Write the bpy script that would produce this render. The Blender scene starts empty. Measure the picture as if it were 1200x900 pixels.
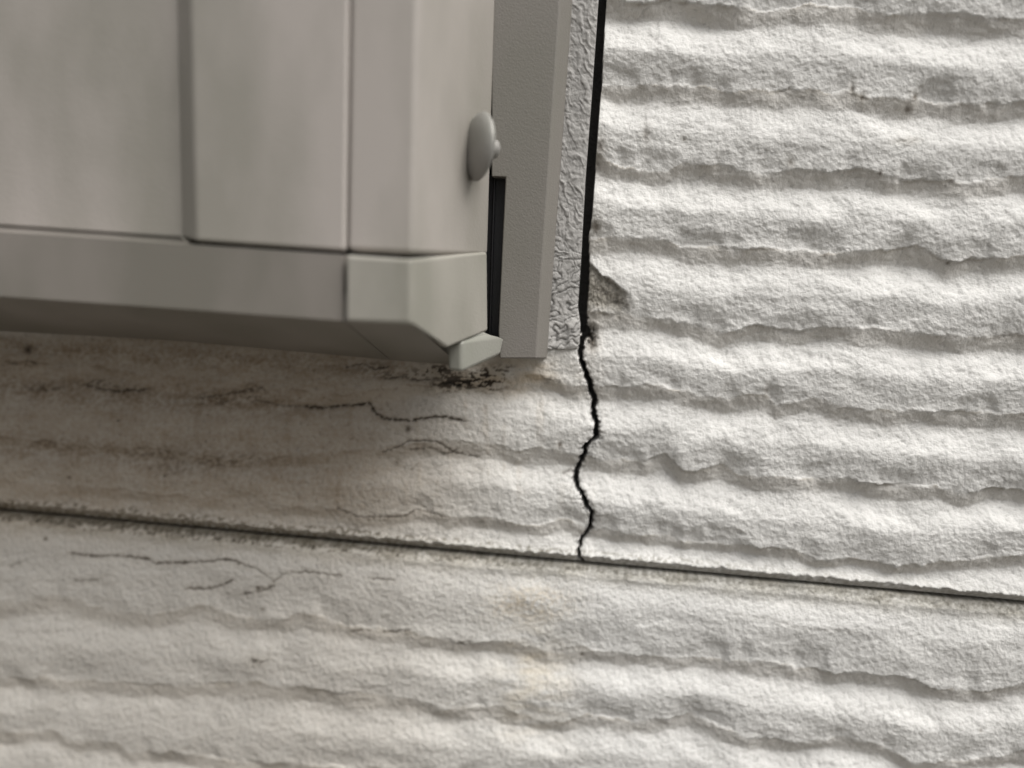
import bpy, bmesh, math
import numpy as np
from mathutils import Vector, Matrix

S = bpy.context.scene
COL = S.collection

# ------------------------------------------------------------------ camera
# The wall is the plane y = 0 (x right, z up); the viewer stands on the -y side.
FPX, D0 = 1000.0, 0.36
dX = np.array([12820.0, 960.0, -1000.0]); dX /= np.linalg.norm(dX)     # wall "right" seen by the camera
dD = np.array([-521.0, 8000.0, 1000.0]); dD -= dX * dX.dot(dD); dD /= np.linalg.norm(dD)   # wall "down"
dN = np.cross(dX, dD)                                                   # into the wall
RCW = np.column_stack([dX, dN, -dD])                                    # world -> camera (x right, y down, z forward)
RWC = RCW.T
FWD = RWC @ np.array([0, 0, 1.0])
CPOS = -D0 * FWD
cam_data = bpy.data.cameras.new('camera')
cam = bpy.data.objects.new('camera', cam_data)
COL.objects.link(cam)
rt = RWC @ np.array([1.0, 0, 0]); up = RWC @ np.array([0, -1.0, 0]); bk = -FWD
m = Matrix(((rt[0], up[0], bk[0], CPOS[0]), (rt[1], up[1], bk[1], CPOS[1]),
            (rt[2], up[2], bk[2], CPOS[2]), (0, 0, 0, 1)))
cam.matrix_world = m
cam_data.sensor_width = 36.0
cam_data.lens = 36.0 * FPX / 1200.0
cam_data.clip_start = 0.01
cam_data.clip_end = 2000.0
cam_data.dof.use_dof = True
cam_data.dof.focus_distance = 0.345
cam_data.dof.aperture_fstop = 30.0 / 15.0
cam_data.dof.aperture_blades = 7
S.camera = cam

# ------------------------------------------------------------------ light
SUN_EL, SUN_AZ = math.radians(58), math.radians(50)      # azimuth measured from straight out of the wall towards the right
w = bpy.data.worlds.new('World'); S.world = w; w.use_nodes = True
nt = w.node_tree; bg = nt.nodes['Background']
sky = nt.nodes.new('ShaderNodeTexSky'); sky.sky_type = 'NISHITA'; sky.sun_disc = False
sky.sun_elevation = SUN_EL
sky.sun_rotation = math.pi - SUN_AZ
sky.dust_density = 6.0; sky.air_density = 1.0
hs = nt.nodes.new('ShaderNodeHueSaturation'); hs.inputs['Saturation'].default_value = 0.08
nt.links.new(sky.outputs[0], hs.inputs['Color']); nt.links.new(hs.outputs[0], bg.inputs['Color'])
bg.inputs['Strength'].default_value = 0.10
sd = bpy.data.lights.new('sun', 'SUN'); sd.energy = 2.3; sd.angle = math.radians(42); sd.color = (1.0, 0.965, 0.92)
sun = bpy.data.objects.new('sun', sd); COL.objects.link(sun)
sdir = Vector((math.cos(SUN_EL) * math.sin(SUN_AZ), -math.cos(SUN_EL) * math.cos(SUN_AZ), math.sin(SUN_EL)))
sun.rotation_euler = sdir.to_track_quat('Z', 'Y').to_euler()
sun.location = sdir * 3
S.view_settings.view_transform = 'Standard'; S.view_settings.look = 'None'
S.view_settings.exposure = 0.27; S.view_settings.gamma = 1.0
S.render.engine = 'CYCLES'

# ------------------------------------------------------------------ helpers
K = D0 / FPX     # metres on the wall per photo pixel near the middle (0.36 mm)

def P(x, y, d=0.0):
    """point standing d metres in front of the wall plane, sighted through photo position x, y"""
    r = RWC @ np.array([x - 600.0, y - 450.0, FPX])
    t = (-d - CPOS[1]) / r[1]
    return CPOS + t * r

def PV(x, y, d=0.0): return Vector(P(x, y, d))

def plane_px(X, Z):
    """position of wall-plane points in the surveyed layout grid"""
    q = RCW @ np.vstack([X.ravel() - CPOS[0], np.full(X.size, -CPOS[1]), Z.ravel() - CPOS[2]])
    return (600 + FPX * q[0] / q[2]).reshape(X.shape), (450 + FPX * q[1] / q[2]).reshape(X.shape)

def _hash(ix, iy, seed):
    h = (ix.astype(np.int64) * 374761393 + iy.astype(np.int64) * 668265263 + seed * 982451653) & 0x7fffffff
    h = ((h ^ (h >> 13)) * 1274126177) & 0x7fffffff
    h = h ^ (h >> 16)
    return h

def noise(x, y, seed=0):
    """gradient noise about -1..1"""
    x0 = np.floor(x); y0 = np.floor(y); fx = x - x0; fy = y - y0
    ix = x0.astype(np.int64); iy = y0.astype(np.int64)
    sx = fx * fx * fx * (fx * (fx * 6 - 15) + 10); sy = fy * fy * fy * (fy * (fy * 6 - 15) + 10)
    def g(dx, dy):
        a = (_hash(ix + dx, iy + dy, seed) & 4095) * (2 * math.pi / 4096)
        return np.cos(a) * (fx - dx) + np.sin(a) * (fy - dy)
    a = g(0, 0); b = g(1, 0); c = g(0, 1); d = g(1, 1)
    return 1.5 * ((a + (b - a) * sx) * (1 - sy) + (c + (d - c) * sx) * sy)

def fbm(x, y, seed=0, n=4, gain=0.5):
    s = 0; a = 1; f = 1
    for i in range(n):
        s = s + a * noise(x * f + 13.7 * i, y * f - 7.3 * i, seed + i); a *= gain; f *= 2.03
    return s

def sstep(a, b, x):
    t = np.clip((x - a) / (b - a), 0, 1); return t * t * (3 - 2 * t)

def poly_dist(X, Y, pts, R):
    """distance from layout points to a polyline, only inside its padded box"""
    out = np.full(X.shape, 1e6)
    pts = np.array(pts, float)
    msk = (X > pts[:, 0].min() - R) & (X < pts[:, 0].max() + R) & (Y > pts[:, 1].min() - R) & (Y < pts[:, 1].max() + R)
    x = X[msk]; y = Y[msk]; d = np.full(x.shape, 1e6)
    for (ax, ay), (bx, by) in zip(pts[:-1], pts[1:]):
        vx, vy = bx - ax, by - ay
        t = np.clip(((x - ax) * vx + (y - ay) * vy) / (vx * vx + vy * vy + 1e-9), 0, 1)
        d = np.minimum(d, np.hypot(x - ax - t * vx, y - ay - t * vy))
    out[msk] = d
    return out

def grid_mesh(name, X, Y, Z, mat, parent=None, keep=None, tint=None, skirt=0.0):
    nv, nu = X.shape
    idx = np.arange(nv * nu).reshape(nv, nu)
    q = np.stack([idx[:-1, :-1], idx[:-1, 1:], idx[1:, 1:], idx[1:, :-1]], -1)
    if keep is not None: q = q[keep[:-1, :-1] & keep[1:, 1:] & keep[:-1, 1:] & keep[1:, :-1]]
    q = q.reshape(-1, 4)
    co = np.stack([X, Y, Z], -1).reshape(-1, 3)
    cols = None if tint is None else tint.reshape(-1, 3)
    if skirt:
        loop = np.concatenate([idx[0, :], idx[1:, -1], idx[-1, ::-1][1:], idx[::-1, 0][1:]])
        base = len(co)
        sk = co[loop].copy(); sk[:, 1] = skirt
        co = np.vstack([co, sk]); n = len(loop)
        k = np.arange(n - 1)
        sq = np.stack([loop[k], base + k, base + k + 1, loop[k + 1]], -1)
        q = np.vstack([q, sq])
        if cols is not None: cols = np.vstack([cols, cols[loop]])
    me = bpy.data.meshes.new(name)
    me.vertices.add(len(co)); me.vertices.foreach_set('co', co.astype(np.float32).ravel())
    me.loops.add(len(q) * 4); me.loops.foreach_set('vertex_index', q.astype(np.int32).ravel())
    me.polygons.add(len(q))
    me.polygons.foreach_set('loop_start', np.arange(0, len(q) * 4, 4, dtype=np.int32))
    me.update(calc_edges=True)
    me.polygons.foreach_set('use_smooth', np.ones(len(q), dtype=bool))
    if cols is not None:
        at = me.attributes.new('paint_tint', 'FLOAT_COLOR', 'POINT')
        at.data.foreach_set('color', np.hstack([cols, np.ones((len(cols), 1))]).astype(np.float32).ravel())
    me.materials.append(mat)
    o = bpy.data.objects.new(name, me); COL.objects.link(o)
    if parent: o.parent = parent
    return o

def poly_obj(name, verts, faces, mat, parent=None, bevel=0.0, seg=3, smooth=True):
    me = bpy.data.meshes.new(name)
    bm = bmesh.new()
    vs = [bm.verts.new(v) for v in verts]
    for f in faces: bm.faces.new([vs[i] for i in f])
    bmesh.ops.remove_doubles(bm, verts=bm.verts, dist=1e-6)
    bmesh.ops.recalc_face_normals(bm, faces=bm.faces)
    if bevel:
        bm.normal_update(); bmesh.ops.bevel(bm, geom=[e for e in bm.edges if e.calc_face_angle(1.0) > 0.16], offset=bevel, offset_type='OFFSET', segments=seg, profile=0.5,
                        affect='EDGES', clamp_overlap=True)
    bm.to_mesh(me); bm.free()
    if smooth:
        for p in me.polygons: p.use_smooth = True
        me.set_sharp_from_angle(angle=math.radians(38))
    me.materials.append(mat)
    o = bpy.data.objects.new(name, me); COL.objects.link(o)
    wn = o.modifiers.new('normals', 'WEIGHTED_NORMAL'); wn.keep_sharp = True; wn.weight = 100
    if parent: o.parent = parent
    return o

def slab(name, front, back_d, mat, parent=None, bevel=0.0, seg=3):
    """front: list of (x, y, d); extruded straight back to the plane at distance back_d from the wall"""
    f = [PV(*c) for c in front]
    b = [Vector((v.x, -back_d, v.z)) for v in f]
    n = len(f)
    faces = [list(range(n)), list(range(2 * n - 1, n - 1, -1))] + [[i, n + i, n + (i + 1) % n, (i + 1) % n] for i in range(n)]
    return poly_obj(name, f + b, faces, mat, parent, bevel, seg)

def loft(name, profiles, mat, parent=None, bevel=0.0, seg=3):
    """closed profiles (same count of world points) joined along their length, capped"""
    n = len(profiles[0]); vs = [v for p in profiles for v in p]; faces = [list(range(n))[::-1]]
    for k in range(len(profiles) - 1):
        a = k * n; b = a + n
        faces += [[a + i, a + (i + 1) % n, b + (i + 1) % n, b + i] for i in range(n)]
    faces.append([(len(profiles) - 1) * n + i for i in range(n)])
    return poly_obj(name, vs, faces, mat, parent, bevel, seg)

# ------------------------------------------------------------------ materials
def new_mat(name, rough=0.8):
    M = bpy.data.materials.new(name); M.use_nodes = True
    b = M.node_tree.nodes['Principled BSDF']; b.inputs['Roughness'].default_value = rough
    return M, M.node_tree, b

def nd(t, kind, **kw):
    n = t.nodes.new(kind)
    for k, v in kw.items():
        if k in n.inputs: n.inputs[k].default_value = v
        else: setattr(n, k, v)
    return n

def wall_material(name='siding_paint', k=1.0):
    M, t, b = new_mat(name, 0.72)
    b.inputs['Specular IOR Level'].default_value = 0.35
    tc = nd(t, 'ShaderNodeTexCoord')
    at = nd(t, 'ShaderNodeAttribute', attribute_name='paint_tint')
    n1 = nd(t, 'ShaderNodeTexNoise'); n1.inputs['Scale'].default_value = 480; n1.inputs['Detail'].default_value = 3; n1.inputs['Roughness'].default_value = 0.5
    n2 = nd(t, 'ShaderNodeTexNoise'); n2.inputs['Scale'].default_value = 1500; n2.inputs['Detail'].default_value = 3
    n3 = nd(t, 'ShaderNodeTexNoise'); n3.inputs['Scale'].default_value = 38; n3.inputs['Detail'].default_value = 5
    for n in (n1, n2, n3): t.links.new(tc.outputs['Object'], n.inputs['Vector'])
    b1 = nd(t, 'ShaderNodeBump'); b1.inputs['Strength'].default_value = 0.62 * k; b1.inputs['Distance'].default_value = 0.0012
    b2 = nd(t, 'ShaderNodeBump'); b2.inputs['Strength'].default_value = 0.5; b2.inputs['Distance'].default_value = 0.0003
    t.links.new(n1.outputs[0], b1.inputs['Height']); t.links.new(n2.outputs[0], b2.inputs['Height'])
    t.links.new(b1.outputs[0], b2.inputs['Normal']); t.links.new(b2.outputs[0], b.inputs['Normal'])
    # speckles of grime, a few dark grains
    r = nd(t, 'ShaderNodeMapRange'); r.inputs['From Min'].default_value = 0.30; r.inputs['From Max'].default_value = 0.42
    r.inputs['To Min'].default_value = 0.80; r.inputs['To Max'].default_value = 1.0
    t.links.new(n1.outputs[0], r.inputs['Value'])
    r3 = nd(t, 'ShaderNodeMapRange'); r3.inputs['From Min'].default_value = 0.3; r3.inputs['From Max'].default_value = 0.7
    r3.inputs['To Min'].default_value = 0.93; r3.inputs['To Max'].default_value = 1.05
    t.links.new(n3.outputs[0], r3.inputs['Value'])
    mu = nd(t, 'ShaderNodeMath', operation='MULTIPLY'); t.links.new(r.outputs[0], mu.inputs[0]); t.links.new(r3.outputs[0], mu.inputs[1])
    vm = nd(t, 'ShaderNodeVectorMath', operation='SCALE')
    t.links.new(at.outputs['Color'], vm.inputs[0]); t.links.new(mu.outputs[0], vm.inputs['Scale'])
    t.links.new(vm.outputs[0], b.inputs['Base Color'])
    return M

def metal_paint(name, col, rough=0.45, grain=900, bump=0.25, blotch=0.12, metallic=0.0, dist=0.0004):
    M, t, b = new_mat(name, rough)
    b.inputs['Metallic'].default_value = metallic
    tc = nd(t, 'ShaderNodeTexCoord')
    n1 = nd(t, 'ShaderNodeTexNoise'); n1.inputs['Scale'].default_value = grain; n1.inputs['Detail'].default_value = 3
    n2 = nd(t, 'ShaderNodeTexNoise'); n2.inputs['Scale'].default_value = 26; n2.inputs['Detail'].default_value = 4
    mp = nd(t, 'ShaderNodeMapping'); mp.inputs['Scale'].default_value = (1, 1, 0.45)
    t.links.new(tc.outputs['Object'], mp.inputs[0])
    t.links.new(tc.outputs['Object'], n1.inputs['Vector']); t.links.new(mp.outputs[0], n2.inputs['Vector'])
    bp = nd(t, 'ShaderNodeBump'); bp.inputs['Strength'].default_value = bump; bp.inputs['Distance'].default_value = dist
    t.links.new(n1.outputs[0], bp.inputs['Height']); t.links.new(bp.outputs[0], b.inputs['Normal'])
    rp = nd(t, 'ShaderNodeValToRGB')
    c0 = [c * (1 - blotch) * k for c, k in zip(col, (0.99, 1.0, 0.96))]; c1 = [c * (1 + blotch) * k for c, k in zip(col, (1.02, 1.0, 1.01))]
    rp.color_ramp.elements[0].position = 0.35; rp.color_ramp.elements[1].position = 0.66
    rp.color_ramp.elements[0].color = (*c0, 1); rp.color_ramp.elements[1].color = (*c1, 1)
    t.links.new(n2.outputs[0], rp.inputs[0]); t.links.new(rp.outputs[0], b.inputs['Base Color'])
    rr = nd(t, 'ShaderNodeMapRange'); rr.inputs['To Min'].default_value = rough - 0.1; rr.inputs['To Max'].default_value = rough + 0.15
    t.links.new(n2.outputs[0], rr.inputs['Value']); t.links.new(rr.outputs[0], b.inputs['Roughness'])
    return M

M_WALL = wall_material()
M_SEAL = wall_material('sealant_paint', 0.12)
M_PANEL = metal_paint('panel_paint', (0.325, 0.304, 0.278), 0.45, blotch=0.15)
M_RAIL = metal_paint('rail_paint', (0.205, 0.19, 0.17), 0.4, blotch=0.15)
M_CAP = metal_paint('cap_plastic', (0.31, 0.298, 0.265), 0.5, blotch=0.18)
M_BLOCK = metal_paint('block_plastic', (0.25, 0.25, 0.222), 0.45, blotch=0.06)
M_JAMB = metal_paint('jamb_powder_coat', (0.185, 0.174, 0.157), 0.5, grain=1500, bump=0.35, blotch=0.05, dist=0.0004)
M_KNOB = metal_paint('knob_metal', (0.27, 0.265, 0.25), 0.55, blotch=0.05, metallic=0.3)
M_RUBBER = metal_paint('black_rubber', (0.012, 0.012, 0.014), 0.4, blotch=0.1)
M_DARK = metal_paint('light_block_metal', (0.05, 0.048, 0.045), 0.7, blotch=0.1)
M_PAPER = metal_paint('underlay_felt', (0.012, 0.012, 0.012), 0.95, blotch=0.1)
M_GROUND = metal_paint('ground_concrete', (0.10, 0.09, 0.075), 0.95, blotch=0.2, dist=0.003)

# ------------------------------------------------------------------ survey of the wall
RIDGES_UP = [   # lower lips of the ridges on the upper board: layout x, y
    [(703, 95), (730, 98), (780, 97), (840, 103), (880, 105), (933, 103), (997, 107), (1013, 112), (1060, 117), (1085, 114), (1153, 122), (1200, 118)],
    [(703, 180), (713, 190), (753, 195), (780, 200), (800, 190), (850, 195), (910, 205), (930, 197), (973, 203), (1007, 195), (1033, 205), (1100, 213), (1133, 213), (1200, 205)],
    [(692, 280), (723, 277), (780, 280), (800, 287), (853, 290), (943, 292), (967, 297), (1007, 294), (1077, 290), (1113, 307), (1183, 300), (1200, 298)],
    [(690, 366), (740, 368), (800, 378), (850, 392), (883, 382), (927, 387), (987, 383), (1050, 387), (1100, 393), (1160, 395), (1200, 393)],
    [(0, 420), (200, 440), (400, 462), (520, 446), (600, 438), (647, 443), (677, 452), (733, 455), (767, 450), (800, 458), (850, 468), (900, 461), (912, 475), (950, 465), (1007, 480), (1083, 482), (1200, 485)],
    [(0, 512), (150, 524), (290, 541), (400, 528), (470, 522), (510, 517), (573, 520), (607, 530), (630, 523), (667, 533), (710, 540), (757, 542), (780, 533), (800, 553), (850, 548), (867, 557), (933, 560), (987, 560), (1033, 570), (1100, 570), (1133, 580), (1167, 573), (1200, 577)],
    [(0, 562), (200, 580), (400, 598), (420, 606), (477, 602), (487, 597), (523, 605), (580, 608), (633, 617), (660, 610), (700, 623), (757, 627), (800, 635), (880, 640), (930, 645), (960, 658), (1007, 655), (1053, 665), (1085, 663), (1133, 657), (1200, 650)],
]
RIDGES_LOW = [
    [(0, 707), (67, 697), (83, 700), (110, 713), (180, 720), (233, 707), (277, 723), (333, 727), (353, 717), (400, 733), (480, 742), (543, 755), (607, 753), (640, 763), (690, 760), (733, 768), (800, 772), (907, 777), (967, 790), (1033, 793), (1067, 797), (1100, 808), (1160, 812), (1200, 803)],
    [(0, 795), (133, 800), (213, 803), (300, 800), (400, 813), (483, 820), (527, 833), (543, 830), (580, 827), (607, 840), (660, 850), (690, 838), (733, 847), (780, 845), (810, 838), (833, 847), (873, 865), (933, 872), (987, 865), (1033, 877), (1073, 897), (1133, 893), (1200, 883)],
    [(0, 860), (60, 855), (77, 867), (133, 870), (150, 882), (200, 883), (267, 893), (400, 900), (500, 905), (600, 915), (700, 918), (800, 930), (900, 945), (1000, 950), (1200, 975)],
]
CRACK = [(684, 372), (684, 383), (688, 390), (682, 400), (680, 412), (681, 422), (686, 434), (689, 443), (692, 450), (692, 458), (698, 468), (695, 476), (696, 487),
         (700, 497), (698, 505), (700, 513), (692, 518), (687, 522), (685, 532), (681, 541), (678, 550), (675, 556), (675, 566), (677, 573), (682, 580), (686, 588), (688, 595), (694, 602),
         (693, 611), (692, 620), (688, 627), (683, 634), (680, 641), (678, 648), (679, 655), (684, 662)]
CRACK_W = [(372, 4.2), (390, 4.4), (400, 3.0), (420, 2.3), (460, 2.6), (500, 2.7), (515, 3.0), (540, 2.4), (560, 2.9), (600, 2.3), (640, 1.8), (662, 1.2)]
GAP_R = [(707, 60), (706, 90), (701, 150), (697, 210), (693, 262), (690, 275), (691, 300), (690, 340), (688, 368), (686, 392)]   # board edge beside the sealant
GAP_L = [(696, 90), (690, 150), (686, 210), (682, 290), (679, 340), (677, 392)]

ZJ = 0.5 * (P(300, 629)[2] + P(1000, 691)[2])        # height of the joint between the boards
print('joint z', [round(float(P(x, y)[2]), 5) for x, y in ((0, 603.5), (400, 638), (667, 661), (1000, 690), (1200, 711.5))])

def to_line(pts):
    a = np.array([P(x, y) for x, y in pts]); o = np.argsort(a[:, 0]); return a[o, 0], a[o, 2]

def spaced(a, b, step): return np.linspace(a, b, max(2, int(round((b - a) / step)) + 1))

def axis(lo, hi, step, fine=None, far=0.5):
    parts = []
    g = [lo]; s = step
    while g[-1] > lo - far: s *= 1.22; g.append(g[-1] - s)
    parts.append(np.array(g[::-1])[:-1])
    if fine:
        parts += [spaced(lo, fine[0], step)[:-1], spaced(fine[0], fine[1], fine[2])[:-1], spaced(fine[1], hi, step)]
    else: parts.append(spaced(lo, hi, step))
    g = [hi]; s = step
    while g[-1] < hi + far: s *= 1.22; g.append(g[-1] + s)
    parts.append(np.array(g[1:]))
    return np.concatenate(parts)

xl = P(-60, 450)[0]; xr = P(1280, 450)[0]
XS = axis(xl, xr, 1.5 * K, fine=(P(668, 520)[0], P(716, 250)[0] + 0.002, 0.62 * K))
ztop = P(600, -75)[2]; zbot = P(600, 985)[2]

def ridge_profile(t, s0=0.0, s1=0.0):
    """0 at the bottom of a groove, 1 on the ridge face; t runs down from one lip to the next"""
    fall = 0.80 * (1 - 0.55 * s0) * (1 - sstep(-0.03, 0.27, t) ** (0.8 + 0.3 * s0))
    rise = sstep(0.16, 0.62, t) * (1 - 0.20 * sstep(0.58, 1.0, t)) * (1 - 0.55 * s1 * sstep(0.80 - 0.1 * s1, 1.0, t))
    return np.maximum(fall, rise)

def relief(X, Z, U, V, ridges, up):
    """relief of a moulded board in metres (0 on the ridge faces, negative in grooves)"""
    wob = (fbm(X / (26 * K), Z / (22 * K), 11, 3, 0.5) * 3.2 + noise(X / (7 * K), Z / (6 * K), 17) * 0.6) * K
    lines = [to_line(r) for r in ridges]
    tops = []
    # further ridges above and below the surveyed ones
    def shifted(line, dz, seed):
        x = np.linspace(-0.9, 0.9, 181); z = np.interp(x, *line)
        z0 = z.mean(); return x, z0 + (z - z0) * 0.5 + dz + noise(x / (90 * K), x * 0 + seed, seed) * 8 * K
    pitch = 88 * K
    top = lines[0]; above = [shifted(top, pitch * k, 31 + k) for k in range(1, 20)] if up else []
    lines = above[::-1] + lines
    if not up: lines += [shifted(lines[-1], -pitch * k, 57 + k) for k in range(1, 20)]
    E = [np.interp(X, l[0], l[1]) + wob * (1.0 if 1 else 0) for l in lines]
    # bounding lips
    if up: E.append(np.full(X.shape, ZJ - 26 * K))
    else: E.insert(0, np.full(X.shape, ZJ + 34 * K))
    h = np.zeros(X.shape); T = np.zeros(X.shape); amp_n = np.zeros(X.shape)
    for i in range(len(E) - 1):
        a, b = E[i], E[i + 1]
        b = np.minimum(b, a - 20 * K)
        msk = (Z <= a) & (Z > b)
        if i == 0: msk |= Z > a
        if i == len(E) - 2: msk |= Z <= b
        t = np.clip((a - Z) / (a - b), 0, 1)
        t = np.clip(t, 0, 1)
        am = 0.85 + 0.55 * noise(X / (75 * K), X * 0 + i * 3.3, 71 + i) + 0.12 * noise(X / (40 * K), Z / (60 * K) + i * 1.7, 91 + i)
        a2 = 0.85 + 0.55 * noise(X / (75 * K), X * 0 + (i + 1) * 3.3, 71 + i + 1) + 0.25 * noise(X / (22 * K), X * 0 + (i + 1) * 1.7, 91 + i + 1)
        am = np.clip(am, 0.25, 1.5); a2 = np.clip(a2, 0.25, 1.5)
        # amplitude of the groove under lip i belongs to lip i
        so = [0.9 * sstep(-0.25, 0.55, noise(X / (58 * K), X * 0 + k * 2.9, 131 + k) + 0.4 * noise(X / (19 * K), Z / (40 * K), 151 + k)) for k in (i, i + 1)]
        pr = ridge_profile(t, *so)
        h = np.where(msk, -(1 - pr) * am, h); T = np.where(msk, t, T)
    return h, T

DIRT_LINES = [   # points, half width, strength  (hairline cracks filled with grime)
    ([(357, 477), (380, 479), (400, 476), (432, 474), (438, 484), (452, 491), (480, 493), (515, 488), (545, 494)], 1.3, 0.8),
    ([(300, 470), (330, 476), (357, 477)], 1.0, 0.35),
    ([(405, 430), (425, 426), (440, 433), (455, 430)], 1.0, 0.6), ([(452, 444), (470, 441), (490, 446), (510, 443)], 1.0, 0.6),
    ([(506, 452), (525, 449), (548, 456), (570, 452)], 1.2, 0.7),
    ([(100, 452), (130, 459), (170, 457)], 1.2, 0.55), ([(232, 467), (262, 463), (290, 458), (305, 455)], 1.0, 0.45),
    ([(676, 556), (668, 553), (660, 556)], 0.8, 0.45), ([(692, 602), (702, 606), (712, 604)], 0.7, 0.4), ([(699, 505), (708, 508)], 0.7, 0.4), ([(686, 434), (676, 437)], 0.7, 0.4),
    ([(450, 530), (480, 517), (510, 517), (533, 532), (560, 537)], 1.1, 0.6),
    ([(480, 528), (505, 526), (520, 534), (535, 528)], 1.0, 0.5),
    ([(395, 596), (420, 607), (445, 606), (474, 606), (487, 597), (520, 606)], 1.1, 0.55),
    ([(83, 649), (117, 653), (140, 652), (173, 656), (179, 661), (213, 660), (240, 658), (267, 656), (280, 660)], 1.1, 0.75),
    ([(280, 660), (307, 670), (320, 682), (333, 673), (358, 670), (400, 675)], 0.9, 0.5),
    ([(217, 690), (240, 691), (257, 688), (270, 681)], 1.1, 0.7),
    ([(283, 697), (303, 694), (320, 688)], 1.0, 0.6),
    ([(12, 664), (30, 656)], 1.0, 0.4), ([(87, 681), (115, 680)], 0.9, 0.35),
    ([(294, 773), (300, 775)], 1.6, 0.7), ([(306, 776), (314, 773)], 1.6, 0.7),
    ([(433, 677), (462, 680)], 0.9, 0.55), ([(409, 743), (422, 740)], 1.1, 0.6), ([(448, 742), (478, 740)], 1.3, 0.5),
    ([(535, 755), (550, 753)], 1.4, 0.4), ([(646, 566), (655, 574)], 1.0, 0.0),
    ([(556, 549), (565, 551)], 1.0, 0.5), ([(480, 552), (490, 543)], 0.8, 0.4),
    ([(700, 338), (722, 352), (737, 362)], 2.5, 0.35),
    ([(860, 720), (905, 726), (935, 736), (1000, 740)], 0.8, 0.18),
]
DIRT_SPOTS = [   # x, y, rx, ry, strength
    (505, 437, 20, 6, .9), (530, 444, 20, 7, .9), (556, 448, 18, 7, 1.), (577, 448, 16, 12, 1.3), (566, 438, 26, 8, 1.2), (540, 450, 22, 7, 1.), (515, 432, 24, 5, .9), (520, 455, 18, 6, .8), (592, 432, 9, 6, .6),
    (440, 431, 16, 6, .55), (452, 440, 14, 4, .6), (478, 438, 12, 3, .5),
    (32, 410, 6, 4.5, 1.4), (12, 428, 14, 5, .6), (35, 425, 7, 3, .9), (50, 455, 26, 5, .55), (115, 449, 22, 4, .7), (150, 457, 22, 4, .7), (240, 468, 12, 7, .5), (290, 463, 18, 8, .65),
    (260, 472, 12, 4, .5), (213, 545, 28, 9, .35), (60, 520, 40, 6, .3), (170, 532, 30, 8, .35), (270, 540, 34, 9, .4), (80, 560, 2.4, 1.8, 1.3), (138, 493, 1.6, 1.4, 1.), (193, 558, 1.6, 1.4, .9),
    (478, 503, 3.5, 4, .9), (656, 522, 3, 4, .9), (463, 544, 4, 4, .5), (690, 391, 8, 10, 1.2), (694, 402, 6, 12, .9), (697, 160, 4, 5, .0),
    (703, 172, 5, 9, .7), (700, 190, 6, 10, .5), (757, 157, 4, 9, .55), (1000, 104, 3, 6, .8), (1012, 113, 3.5, 4.5, 1.3), (1075, 112, 4, 4, 1.1), (1067, 127, 5, 5, .8), (1060, 166, 10, 3, .7), (1070, 163, 8, 3, .5),
    (927, 190, 4, 6, .7), (1032, 203, 2.5, 2.5, 1.), (1117, 213, 3, 3, .6), (1114, 308, 3, 3, .8), (968, 299, 3, 3, .7), (802, 163, 2, 2, 1.), (698, 265, 6, 9, .9),
    (1180, 395, 14, 4, .5), (899, 458, 3, 4, .6), (850, 470, 30, 4, .25), (302, 690, 3, 3, 1.1), (307, 715, 4, 3, .6), (682, 770, 2, 2, 1.1), (1150, 857, 1.5, 2, .7),
    (563, 614, 4, 3, .5), (437, 608, 1.5, 1.5, 1.), (645, 446, 10, 5, .55), (52, 632, 2.5, 2, 1.), (250, 430, 4, 2, .5), (432, 610, 3, 2, .4), (675, 888, 12, 4, .35), (700, 560, 3, 3, .0),
]

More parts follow.
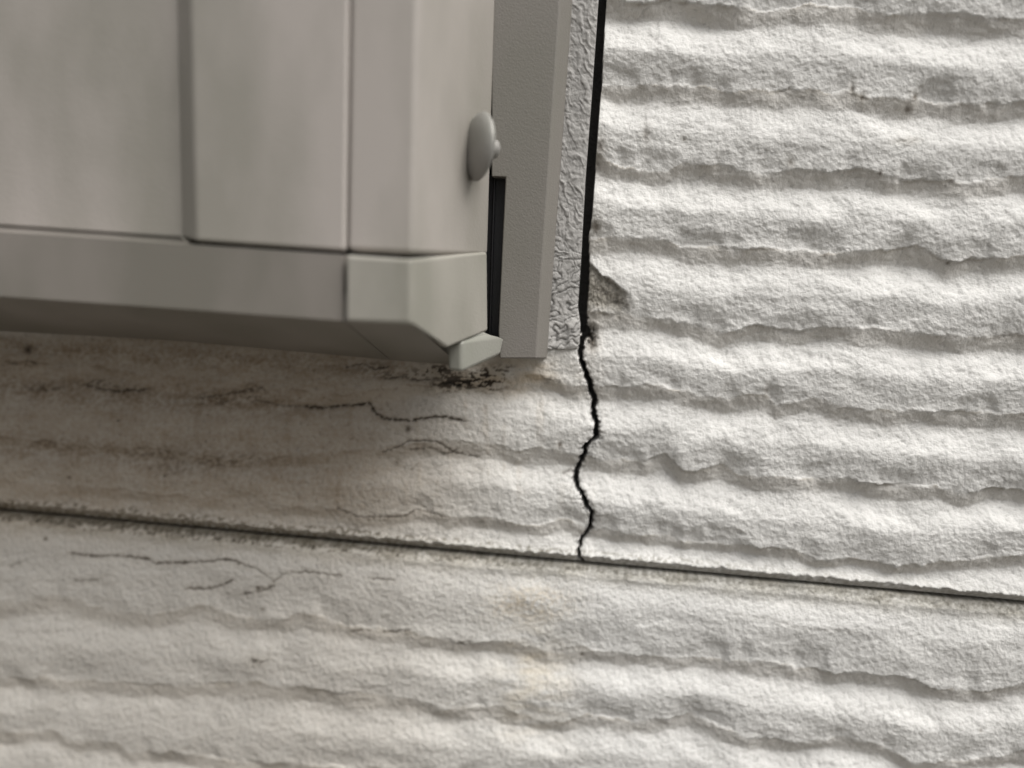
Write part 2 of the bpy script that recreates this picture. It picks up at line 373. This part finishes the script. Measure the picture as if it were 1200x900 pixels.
def tints(X, Z, U, V, T, up):
    """albedo of the paint with its dirt and painted shade, as linear rgb"""
    base = np.ones(X.shape + (3,)) * np.array([0.64, 0.632, 0.61])
    n_big = fbm(U / 130, V / 80, 201, 4); n_mid = fbm(U / 34, V / 13, 205, 4); n_fine = fbm(U / 5.5, V / 4.5, 209, 3, 0.6)
    def mix(mask, col):
        mk = np.clip(mask, 0, 1)[..., None]
        base[:] = base * (1 - mk) + base * np.array(col) * mk
    # brown stain plus painted shade, deepening the window unit's shadow at the left
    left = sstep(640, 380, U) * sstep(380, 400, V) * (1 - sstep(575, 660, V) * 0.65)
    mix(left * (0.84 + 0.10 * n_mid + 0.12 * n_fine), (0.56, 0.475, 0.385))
    mix(sstep(760, 520, U) * 0.25, (0.9, 0.86, 0.78))
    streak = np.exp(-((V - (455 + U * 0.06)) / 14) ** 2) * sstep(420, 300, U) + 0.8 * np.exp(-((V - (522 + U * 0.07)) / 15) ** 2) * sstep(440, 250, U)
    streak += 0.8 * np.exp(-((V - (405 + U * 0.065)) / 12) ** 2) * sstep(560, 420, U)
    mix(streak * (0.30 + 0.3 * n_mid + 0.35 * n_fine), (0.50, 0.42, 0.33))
    mix(np.exp(-(((U - 620) / 45) ** 2 + ((V - 708) / 20) ** 2)) * (0.45 + 0.6 * n_fine + .3 * n_mid), (0.97, 0.86, 0.70))
    mix(np.exp(-(((U - 625) / 40) ** 2 + ((V - 800) / 60) ** 2)) * (0.4 + .5 * n_mid), (0.98, 0.90, 0.76))
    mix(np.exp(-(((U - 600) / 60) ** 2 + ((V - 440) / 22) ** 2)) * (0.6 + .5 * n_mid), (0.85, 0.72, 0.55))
    # patchy grime just under the lips, then an even darker, warmer band
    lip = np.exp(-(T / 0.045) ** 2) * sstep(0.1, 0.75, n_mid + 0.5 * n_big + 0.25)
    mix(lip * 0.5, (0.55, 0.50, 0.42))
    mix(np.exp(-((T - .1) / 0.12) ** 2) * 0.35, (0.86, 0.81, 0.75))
    drip = np.exp(-((T - .5) / .6) ** 2) * sstep(0.25, 0.9, noise(U / 9, V / 90, 321) + .3 * n_mid) * sstep(760, 560, U) * sstep(395, 430, V) * sstep(640, 560, V)
    mix(drip * .30, (0.70, 0.60, 0.48))
    # joint grime
    dj = (Z - ZJ) / K
    if up:
        gr = np.exp(-((dj - 3) / 9) ** 2) * (0.42 + 0.5 * sstep(800, 300, U)) * (0.8 + 0.9 * n_fine)
        mix(gr, (0.42, 0.40, 0.34))
        ed = np.exp(-((dj - 15 + 4 * n_mid) / 2.2) ** 2) * sstep(0.0, 0.4, n_fine + 0.15) * sstep(1300, 500, U)
        mix(ed * .8, (0.30, 0.28, 0.22))
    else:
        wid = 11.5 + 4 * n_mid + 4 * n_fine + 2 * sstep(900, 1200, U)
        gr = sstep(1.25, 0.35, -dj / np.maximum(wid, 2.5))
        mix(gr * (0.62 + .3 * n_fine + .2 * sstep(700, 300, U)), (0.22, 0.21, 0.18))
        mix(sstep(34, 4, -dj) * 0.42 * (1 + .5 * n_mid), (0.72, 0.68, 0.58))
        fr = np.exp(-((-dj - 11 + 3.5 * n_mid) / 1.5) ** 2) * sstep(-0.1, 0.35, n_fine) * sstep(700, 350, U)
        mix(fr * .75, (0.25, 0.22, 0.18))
    sp = noise(U / 2.6, V / 2.4, 311) + 0.25 * n_big + 0.16 * sstep(700, 200, U)
    mix(sstep(1.02, 1.16, sp) * 0.8, (0.2, 0.17, 0.14))
    dig = np.zeros(X.shape)
    jag = fbm(U / 6, V / 6, 301, 3, 0.6)
    for pts, wd, st in DIRT_LINES:
        if st <= 0: continue
        d = poly_dist(U + jag * 1.8, V + noise(U / 5, V / 5, 305) * 1.6, pts, 14)
        brk = sstep(-0.75, 0.0, n_fine + .2)
        mk = np.clip(np.exp(-(d / (wd * (1.15 + .5 * n_mid))) ** 2) * st * 1.35 * brk, 0, 1)
        mix(mk, (0.13, 0.11, 0.09)); mix(np.exp(-(d / (wd * 4)) ** 2) * st * 0.35, (0.6, 0.55, 0.48))
        dig = np.maximum(dig, mk)
    for x, y, rx, ry, st in DIRT_SPOTS:
        if st <= 0: continue
        q = ((U - x) / rx) ** 2 + ((V - y) / ry) ** 2
        if rx > 6.5:
            mk = np.exp(-q * 0.9) * sstep(-0.08, 0.28, n_fine * 0.6 + noise(U / 12, V / 4.5, 307) * .8 + .35 * n_mid) * st
        else: mk = np.exp(-(q * np.clip(1 + .8 * jag, .6, 2)) * 1.3) * min(st, 1)
        mix(mk, (0.16, 0.13, 0.10)); dig = np.maximum(dig, mk * .8)
        mix(np.exp(-q * 0.35) * min(st, 1) * 0.22, (0.62, 0.56, 0.46))
    return base, dig

def build_board(up):
    if up:
        zz = axis(ZJ + 2.3 * K, ztop, 1.5 * K, far=0.55); zz = zz[zz >= ZJ + 2.29 * K]
        zz = np.concatenate([[zz[0], zz[0] + .5 * K, zz[0] + 1 * K], zz[1:]])
    else:
        zz = axis(zbot, ZJ - 2.0 * K, 1.5 * K, far=0.55); zz = zz[zz <= ZJ - 1.99 * K]
    X, Z = np.meshgrid(XS, zz)
    U, V = plane_px(X, Z)
    h, T = relief(X, Z, U, V, RIDGES_UP if up else RIDGES_LOW, up)
    # overall strength: flatter towards the left of the upper board and of the lower board
    amp = 0.0054 * (0.42 + 0.58 * sstep(380, 760, U)) if up else 0.0050 * (0.55 + 0.45 * sstep(200, 900, U))
    h = h * amp
    lum = fbm(U / 70, V / 36, 401, 3, 0.42)
    soft = fbm(U / 18, V / 14, 431, 2, 0.5)
    grain = fbm((U + V * .3) / 5.2, (V - U * .1) / 4.3, 451, 2, 0.6)
    face = 0.55 + 0.45 * sstep(0.45, 0.8, T)
    h = h + lum * 0.00065 + soft * 0.00012 * face + grain * 0.00016 * (0.55 + 0.45 * face)
    rough_left = 0.8
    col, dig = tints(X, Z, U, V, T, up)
    h = h - dig * 0.0006
    dj = (Z - ZJ) / K
    if up:
        # bevelled bottom lip with a ragged arris
        edge = 11 + 2.0 * fbm(U / 14, V * 0, 501, 4, .6) + 2.0 * sstep(500, 0, U)
        arr = np.exp(-((dj - edge) / 3.0) ** 2)
        k = sstep(1.0, 0.0, dj / edge)
        h = h * sstep(0, 1, dj / 26 + 0.15) - 0.0008 * sstep(edge + 16, edge, dj)
        h = h - 0.0042 * np.clip(1 - dj / edge, 0, 1) ** 0.8 + arr * 0.00055 * (1 + fbm(U / 5, V / 4, 505, 2))
        h = np.where(dj < edge, h * 1 + 0, h)
        # open gap beside the sealant
        gz = np.array([P(*q)[2] for q in GAP_R]); gx = np.array([P(*q)[0] for q in GAP_R]); o = np.argsort(gz)
        gxx = np.interp(Z, gz[o], gx[o]); 
        gslope = (gx[0] - gx[3]) / (gz[0] - gz[3]); gxx = np.where(Z > gz[0], gx[0] + (Z - gz[0]) * gslope, gxx)
        gxx = gxx + fbm(V / 9, U * 0, 521, 3, .6) * 0.7 * K * sstep(240, 275, V)
        zg = P(684, 392)[2]
        # crumbled edge of the board along the gap
        eb = np.exp(-np.clip(X - gxx, 0, None) / (2.2 * K)) * sstep(240, 262, V)
        h = h - eb * 0.0008 * (Z > zg)
        deep = (X < gxx) & (Z > zg)
        # chipped flake beside the gap: paint layer gone, rough core
        cx, cy = U, V + fbm(U / 10, V / 10, 525, 3) * 3
        tri = sstep(0, 2.2, (cx - 686)) * sstep(0, 2.2, (cy - (310 + (cx - 692) * 0.78))) * sstep(0, 34, (384 + (cx - 700) * 0.06 - cy)) * sstep(744, 724, cx)
        h = h - tri * (0.0022 - 0.00045 * fbm(U / 4, V / 3, 527, 3, .7))
        col *= (1 - tri[..., None] * (1 - np.array([0.50, 0.475, 0.43]) * (1 + 0.35 * fbm(U / 5, V / 5, 529, 2))[..., None]))
        dk = np.exp(-(((U - 726) / 11) ** 2 + ((V - 355) / 10) ** 2)) * sstep(-.1, .4, fbm(U / 5, V / 4, 531, 2))
        col *= (1 - dk * .6)[..., None]
        sp = np.exp(-(((U - 692) / 7) ** 2 + ((V - 394) / 15) ** 2) ** 1.5)
        spn = fbm(U / 5, V / 5, 533, 3, .65)
        h = h - sp * (0.0022 + 0.0016 * spn); col *= (1 - sp * sstep(-.5, .6, spn) * .65)[..., None]
        # crack
        cu = U + 0; cv = V + 0
        jx = fbm(V / 5, V * 0, 541, 3, .6) * 1.5 + noise(U / 4, V / 4, 545) * .5
        cp = np.array(CRACK, float); cw = np.array(CRACK_W, float)
        dcr = poly_dist(cu + jx, cv, CRACK, 30)
        wdt = np.interp(cv, cw[:, 0], cw[:, 1]) * (1 + 0.5 * fbm(V / 9, U * 0, 549, 3))
        crk = sstep(wdt + 0.55, wdt - 0.55, dcr)
        rim = np.exp(-np.clip(dcr - wdt, 0, None) / 3.0) * (dcr < 20) * (1 + 1.2 * sstep(0, .6, fbm(U / 8, V / 8, 551, 2)))
        right = (U > 690)
        h = h - rim * 0.0007 * (1 + .8 * fbm(U / 4, V / 4, 553, 2))
        col *= (1 - 0.42 * rim * sstep(-.2, .5, fbm(U / 6, V / 6, 557, 2)))[..., None]
        h = h * (1 - crk) - 0.011 * crk
        h = np.where(deep, -0.014, h)
        core = np.clip(crk + deep, 0, 1)[..., None]
        col = col * (1 - core) + np.array([0.045, 0.043, 0.04]) * core  # near-black colour deepens the shade inside the crack and gap
        # where the window unit covers the wall there is an opening, no board
        keep = ~((U < 640) & (V < 345 + np.clip(U, -200, 520) * 0.06))
    else:
        dd = -dj
        h = h * sstep(0, 26, dd) - 0.0030 * sstep(16, 0, dd) - 0.0012 * sstep(4, 0, dd)
        h = h + sstep(20, 2, dd) * 0.0003 * fbm(U / 6, V / 4, 561, 3, .6)
        keep = None
    return X, -h, Z, col, keep

wall = bpy.data.objects.new('siding_wall', None); COL.objects.link(wall); wall.location = (0, 0.03, ZJ)
wall['label'] = 'cream painted wall of wavy fibre cement siding with a vertical crack below the window corner'
wall['category'] = 'wall'
off = Vector(wall.location)
for up in (True, False):
    X, Y, Z, col, keep = build_board(up)
    # deep lines keep their floor against the underlay
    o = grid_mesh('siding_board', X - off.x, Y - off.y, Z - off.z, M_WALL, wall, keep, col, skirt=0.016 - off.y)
    o['label'] = 'upper siding board split by the jagged crack' if up else 'lower siding board below the dark joint'

def box(name, c0, c1, mat, parent=None, bevel=0):
    (x0, y0, z0), (x1, y1, z1) = c0, c1
    v = [(x, y, z) for x in (x0, x1) for y in (y0, y1) for z in (z0, z1)]
    f = [(0, 1, 3, 2), (4, 6, 7, 5), (0, 4, 5, 1), (2, 3, 7, 6), (0, 2, 6, 4), (1, 5, 7, 3)]
    return poly_obj(name, v, f, mat, parent, bevel)

box('underlay', (-0.9, 0.0165 - off.y, -0.75), (0.9, 0.03 - off.y, 0.95), M_PAPER, wall)

g = grid_mesh('ground', *np.meshgrid(np.linspace(-60, 60, 5), np.linspace(-60, 60, 5))[:2], np.full((5, 5), -1.3), M_GROUND)
g['kind'] = 'structure'

# ------------------------------------------------------------------ sealant
def build_sealant():
    vy = np.concatenate([np.linspace(-420, -80, 40)[:-1], np.linspace(-80, 409, 480)])
    us = np.linspace(0, 1, 56)
    UU = np.zeros((len(vy), len(us))); VV = np.zeros_like(UU)
    for i, y in enumerate(vy):
        l = np.interp(y, [90, 408], [655, 634]) + (min(y, 90) - 90) * -0.066
        r = np.interp(y, [90, 210, 300, 360, 380, 400, 409], [695, 686, 681, 677, 680, 679, 676]) + (min(y, 90) - 90) * -0.07
        UU[i] = l + (r - l) * us; VV[i] = y + (us - 0.5) * 0
    X = np.zeros_like(UU); Z = np.zeros_like(UU)
    for i in range(UU.shape[0]):
        a = P(UU[i, 0], VV[i, 0]); b = P(UU[i, -1], VV[i, 0])
        X[i] = a[0] + (b[0] - a[0]) * us; Z[i] = a[2] + (b[2] - a[2]) * us
    U, V = UU, VV
    ww = sstep(230, 330, V)
    wx = fbm(U / 22, V / 26, 601, 3) * 7; wy = fbm(U / 20, V / 24, 605, 3) * 7
    a = np.radians(-28) 
    a = np.radians(24)
    d1 = noise(((U + wx) * np.cos(a) - (V + wy) * np.sin(a)) / 5.5, ((U + wx) * np.sin(a) + (V + wy) * np.cos(a)) / 24, 609)
    d2 = noise((U + wx) / 26, (V + wy + U * .25) / 10, 613)
    def crease(n, k): return np.exp(-(np.abs(n) / k) ** 1.2)
    cr = crease(d1, .13) * (1 - ww) * .55 + crease(d2, .10) * ww * 1.5
    cell = crease(noise((U + wx) / 9, (V + wy) / 9, 617), .09) * (0.35 + .5 * np.exp(-((V - 290) / 70) ** 2))
    cr = np.maximum(cr, cell)
    dome = -0.0006 * (2 * us - 1) ** 6
    h = dome - 0.00045 * cr + 0.00032 * (d1 * (1 - ww) + d2 * ww) + 0.0002 * fbm(U / 7, V / 6, 621, 2) 
    h += 0.0005 * np.exp(-((V - 406) / 3.5) ** 2) + 0.0010 * sstep(24, 34, U - 634) * sstep(372, 385, V) * sstep(409, 398, V)
    col = np.ones(U.shape + (3,)) * np.array([0.37, 0.36, 0.345])
    col *= (1 - 0.38 * cr)[..., None]
    low = sstep(330, 400, V)[..., None]
    col = col * (1 + 0.22 * low)
    return grid_mesh('sealant_strip', X, -(h + 0.0008), Z, M_SEAL, None, None, col, skirt=0.0155)
s = build_sealant()
s['label'] = 'grey wrinkled sealant strip between the window jamb and the siding edge'; s['category'] = 'sealant'

# ------------------------------------------------------------------ window unit
win = bpy.data.objects.new('window_unit', None); COL.objects.link(win)
win['label'] = 'grey metal window shutter box with bottom rail standing out from the wall'; win['category'] = 'window'
XL = -420; YT = -420
DF = 0.070          # front of the box
def ln(p, q, x=None, y=None):
    if x is not None: return (x, p[1] + (q[1] - p[1]) * (x - p[0]) / (q[0] - p[0]))
    return (p[0] + (q[0] - p[0]) * (y - p[1]) / (q[1] - p[1]), y)

# jamb: front face, rounded right edge
jl = lambda y: 577 if y < 207 else np.interp(y, [207, 388, 421], [592, 584, 586])
jr1 = lambda y: np.interp(y, [90, 419], [650, 628]) + (min(y, 90) - 90) * -0.067
jr2 = lambda y: np.interp(y, [90, 419], [664, 640.5]) + (min(y, 90) - 90) * -0.071
def jprof(y, l, d=0.011):
    a = PV(l, y, d); b = PV(jr1(y), y, d); c = PV(jr2(y), y, 0.0045); c2 = Vector((c.x, 0.006, c.z)); a2 = Vector((a.x, 0.006, a.z))
    return [a, b, c, c2, a2]
jamb = loft('jamb', [jprof(YT, 556), jprof(90, 576), jprof(207, 576), jprof(207.6, 592.5), jprof(300, 588), jprof(388, 584), jprof(420, 585.5)], M_JAMB, win, 0.0007, 3)

# black rubber strip in the notch of the jamb
def rprof(y, l, r):
    mid = (l + r) / 2
    a = PV(l, y, 0.004); b = PV(mid + 1, y, 0.004); c = PV(mid + 2, y, 0.0062); d = PV(mid + 3.5, y, 0.0062); e = PV(mid + 4.5, y, 0.004); f = PV(r, y, 0.004)
    return [a, b, c, d, e, f, Vector((f.x, 0.004, f.z)), Vector((a.x, 0.004, a.z))]
loft('rubber_strip', [rprof(205, 560, 594), rprof(300, 558, 590), rprof(400, 556, 586)], M_RUBBER, win)

# unseen body added behind the panels to block light leaks
f = [PV(XL, YT, 0.055), PV(560, YT, 0.030), PV(560, 366, 0.030), PV(XL, 300, 0.055)]
loft('light_block', [[PV(XL, YT, .055), PV(470, YT, .052), PV(548, YT, .014), Vector((PV(548, YT, 0).x, 0.014, PV(548, YT, 0).z)), Vector((PV(XL, YT, 0).x, 0.014, PV(XL, YT, 0).z))],
                 [PV(XL, 262, .055), PV(470, 320, .052), PV(548, 340, .014), Vector((PV(548, 340, 0).x, 0.014, PV(548, 340, 0).z)), Vector((PV(XL, 262, 0).x, 0.014, PV(XL, 262, 0).z))]],
     M_DARK, win)

# bottom rail: front face, small top ledge, underside falling back to the wall
def rail_prof(x, ytop, ybot, yback, dt=DF, dled=0.058):
    a = PV(x, ytop, dt); b = PV(x, ybot, dt); c = PV(x + 0, yback, 0.004)
    c = Vector((b.x, -0.004, PV(x, yback, 0.004).z)); c1 = Vector((b.x, 0.004, c.z)); e1 = Vector((b.x, 0.004, a.z - .002)); e = Vector((a.x, -dled + 0.02, a.z + 0.0006))
    return [a, b, c, c1, e1, e]
yt = lambda x: np.interp(x, [0, 218, 403, 482], [271, 286, 298.5, 304]) + min(x, 0) * 0.07
yb = lambda x: np.interp(x, [0, 200, 403, 482], [347, 361, 376, 379]) + min(x, 0) * 0.07
yk = lambda x: np.interp(x, [0, 200, 340, 482, 525], [388, 398.5, 411, 424, 428]) + min(x, 0) * 0.06
def zat_back(x, d=0.070):
    """layout x of the wall point straight behind rail position x"""
    b = PV(x, yb(x), d); u, v = plane_px(np.array([b.x]), np.array([b.z])); return float(u[0])
def rprof2(x):
    a = PV(x, yt(x), DF); b = PV(x, yb(x), DF)
    a2 = PV(x, yt(x) - 9, 0.0595) if x < 213 else a + Vector((0, .001, .0001))
    xb = zat_back(x); c = PV(xb, yk(xb), 0.003)
    return [a, b, c, Vector((c.x, 0.008, c.z)), Vector((c.x, 0.008, a.z)), a2, Vector((a.x, -0.040, a2.z))]
rail = loft('bottom_rail', [rprof2(x) for x in (XL, -200, 0, 100, 212, 213.5, 300, 402.0)], M_RAIL, win, 0.0011, 3)

# panels
def panel(name, corners, d, thick, mat, bevel=0.0012, lab=None):
    o = slab(name, [(x, y, d) for x, y in corners], d - thick, mat, win, bevel)
    if lab: o['label'] = lab
    return o
panel('panel', [(XL, YT), (222, YT), (222, 284.5), (XL, yt(XL) - 2)], 0.0585, 0.004, M_PANEL)
# second panel with a folded left edge that turns back to the first
def fold_prof(y):
    xs_ = np.interp(y, [90, 280], [207, 213]) + (min(y, 90) - 90) * 0.02
    xe = np.interp(y, [90, 290], [407, 404]) + (min(y, 90) - 90) * -0.015
    a = PV(xs_, y, .0585); b = PV(xs_ + 17, y, .0665); c = PV(xe, y, .0665)
    return [a, b, c, Vector((c.x, -.0605, c.z)), Vector((b.x + .001, -.0605, b.z)), Vector((a.x + .002, -.0565, a.z))]
def slope_bottom(prof, pts):  # give the lower end of a profile its own heights
    return prof
p0, p1 = fold_prof(YT), fold_prof(284)
for i, v in enumerate(p1):
    u_, v_ = plane_px(np.array([v.x]), np.array([v.z]))
p1[0] = PV(213, 279, .0585); p1[1] = PV(230, 283, .0665); p1[2] = PV(404.5, 294.5, .0665)
p1[3] = Vector((p1[2].x, -.0605, p1[2].z)); p1[4] = Vector((p1[1].x + .001, -.0605, p1[1].z)); p1[5] = Vector((p1[0].x + .002, -.0565, p1[0].z))
loft('panel', [p0, p1], M_PANEL, win, 0.0030, 5)
# side panel: front strip then the cheek that runs back to the jamb
def side_prof(y0, dy=(0, 0, 0)):
    x0 = np.interp(y0, [90, 290], [408.5, 406]) + (min(y0, 90) - 90) * -0.015
    x1 = np.interp(y0, [90, 290], [489, 484]) + (min(y0, 90) - 90) * -0.02
    x2 = np.interp(y0, [90, 290], [578, 572]) + (min(y0, 90) - 90) * -0.03
    a = PV(x0, y0 + dy[0], .0655); b = PV(x1, y0 + dy[1], .0655); c = PV(x2, y0 + dy[2], 0.0125)
    return [a, b, c, Vector((c.x - .003, -0.0085, c.z)), Vector((b.x - .002, -.0605, b.z)), Vector((a.x, -.0605, a.z))]
loft('side_panel', [side_prof(YT), side_prof(292, (2, 6, 8))], M_PANEL, win, 0.0026, 5)

# light end cap of the rail: front, cheek turning back to the jamb, pointed foot
DC = 0.0725
A = PV(405, 298.5, DC); B = PV(482, 303.5, DC); Cc = PV(571, 295, .018)
A2 = PV(405, 377, DC); B2 = PV(482, 380.5, DC); E2 = PV(524, 408, .045); C2 = PV(572, 388, .018)
capv = [A, B, Cc, C2, E2, B2, A2]
bk_ = [Vector((v.x - (0.004 if i in (1, 2, 3, 4) else 0), max(v.y + 0.012, -0.058) if i in (0, 1, 5, 6) else v.y + .006, v.z)) for i, v in enumerate(capv)]
n = len(capv)
fc = [[0, 1, 5, 6], [1, 2, 3], [1, 3, 4, 5]] + [[n + 6, n + 5, n + 1, n + 0], [n + 3, n + 2, n + 1], [n + 5, n + 4, n + 3, n + 1]] + [[i, n + i, n + (i + 1) % n, (i + 1) % n] for i in range(n)]
poly_obj('end_cap', capv + bk_, fc, M_CAP, win, 0.0013, 4)
# underside piece below the cap
q = rprof2(403.5); xb = 525
r1 = PV(487, 381, DF); c1 = PV(538, 428, 0.003)
q[0] = PV(403.5, 345, DF - .002)
z0 = q[0].z; q[4].z = z0; q[5] = q[0] + Vector((0, .001, .0001)); q[6] = Vector((q[0].x, -.04, z0 + .0001))
s0 = PV(478, 350, DF - .003)
q2 = [s0, r1, c1, Vector((c1.x, 0.008, c1.z)), Vector((c1.x, 0.008, s0.z)), s0 + Vector((0, .001, .0001)), Vector((s0.x, -.04, s0.z + .0001))]
loft('under_plate', [q, q2], M_RAIL, win, 0.0006, 2)

# corner block
bv = [PV(525, 405, .036), PV(541.5, 399, .036), PV(588, 393, .0118), PV(588.5, 415, .0118), PV(541.5, 436.5, .036), PV(525, 434, .036)]
top_l = PV(534, 400, .030); top_m = PV(560, 387.5, .020)
V8 = [PV(524, 404, .034), PV(541.5, 399, .036), PV(541.5, 436.5, .036), PV(524, 434.5, .034),     # front
      PV(560, 387.5, .022), PV(588, 393, .0115), PV(588.5, 415, .0115), PV(556, 424, .012), PV(540, 395, .020)]
F8 = [[0, 1, 2, 3], [1, 5, 6, 2], [0, 8, 4, 5, 1], [3, 2, 6, 7], [0, 3, 7, 8], [8, 7, 6, 5, 4]]
poly_obj('corner_block', V8, F8, M_BLOCK, win, 0.0016, 5)

# knob: domed flange on a short stem running to the jamb
def lathe(name, prof, mat, parent, loc, axis_dir, seg=32):
    me = bpy.data.meshes.new(name); bm = bmesh.new()
    rings = []
    for r, z in prof:
        rings.append([bm.verts.new((r * math.cos(2 * math.pi * i / seg), r * math.sin(2 * math.pi * i / seg), z)) for i in range(seg)] if r > 1e-6 else [bm.verts.new((0, 0, z))])
    for a, b in zip(rings[:-1], rings[1:]):
        for i in range(seg):
            j = (i + 1) % seg
            if len(a) == 1: bm.faces.new((a[0], b[j], b[i]))
            elif len(b) == 1: bm.faces.new((a[i], a[j], b[0]))
            else: bm.faces.new((a[i], a[j], b[j], b[i]))
    bmesh.ops.recalc_face_normals(bm, faces=bm.faces)
    bm.to_mesh(me); bm.free()
    for p in me.polygons: p.use_smooth = True
    me.materials.append(mat)
    o = bpy.data.objects.new(name, me); COL.objects.link(o); o.parent = parent
    o.rotation_euler = Vector(axis_dir).to_track_quat('Z', 'Y').to_euler(); o.location = loc
    return o
kc = PV(562, 172, .031)
knob = lathe('knob', [(0, -.0018), (.0090, -.0018), (.0118, -.0010), (.0128, 0), (.0123, .0012), (.0100, .0028), (.006, .0038), (0, .0041)], M_KNOB, win, kc, (-0.86, -0.52, 0.03))
stem = lathe('stem', [(0, -.0072), (.0030, -.0072), (.0036, -.0064), (.0036, -.0010), (0, -.0010)], M_KNOB, knob, (0, 0, 0), (0, 0, 1))
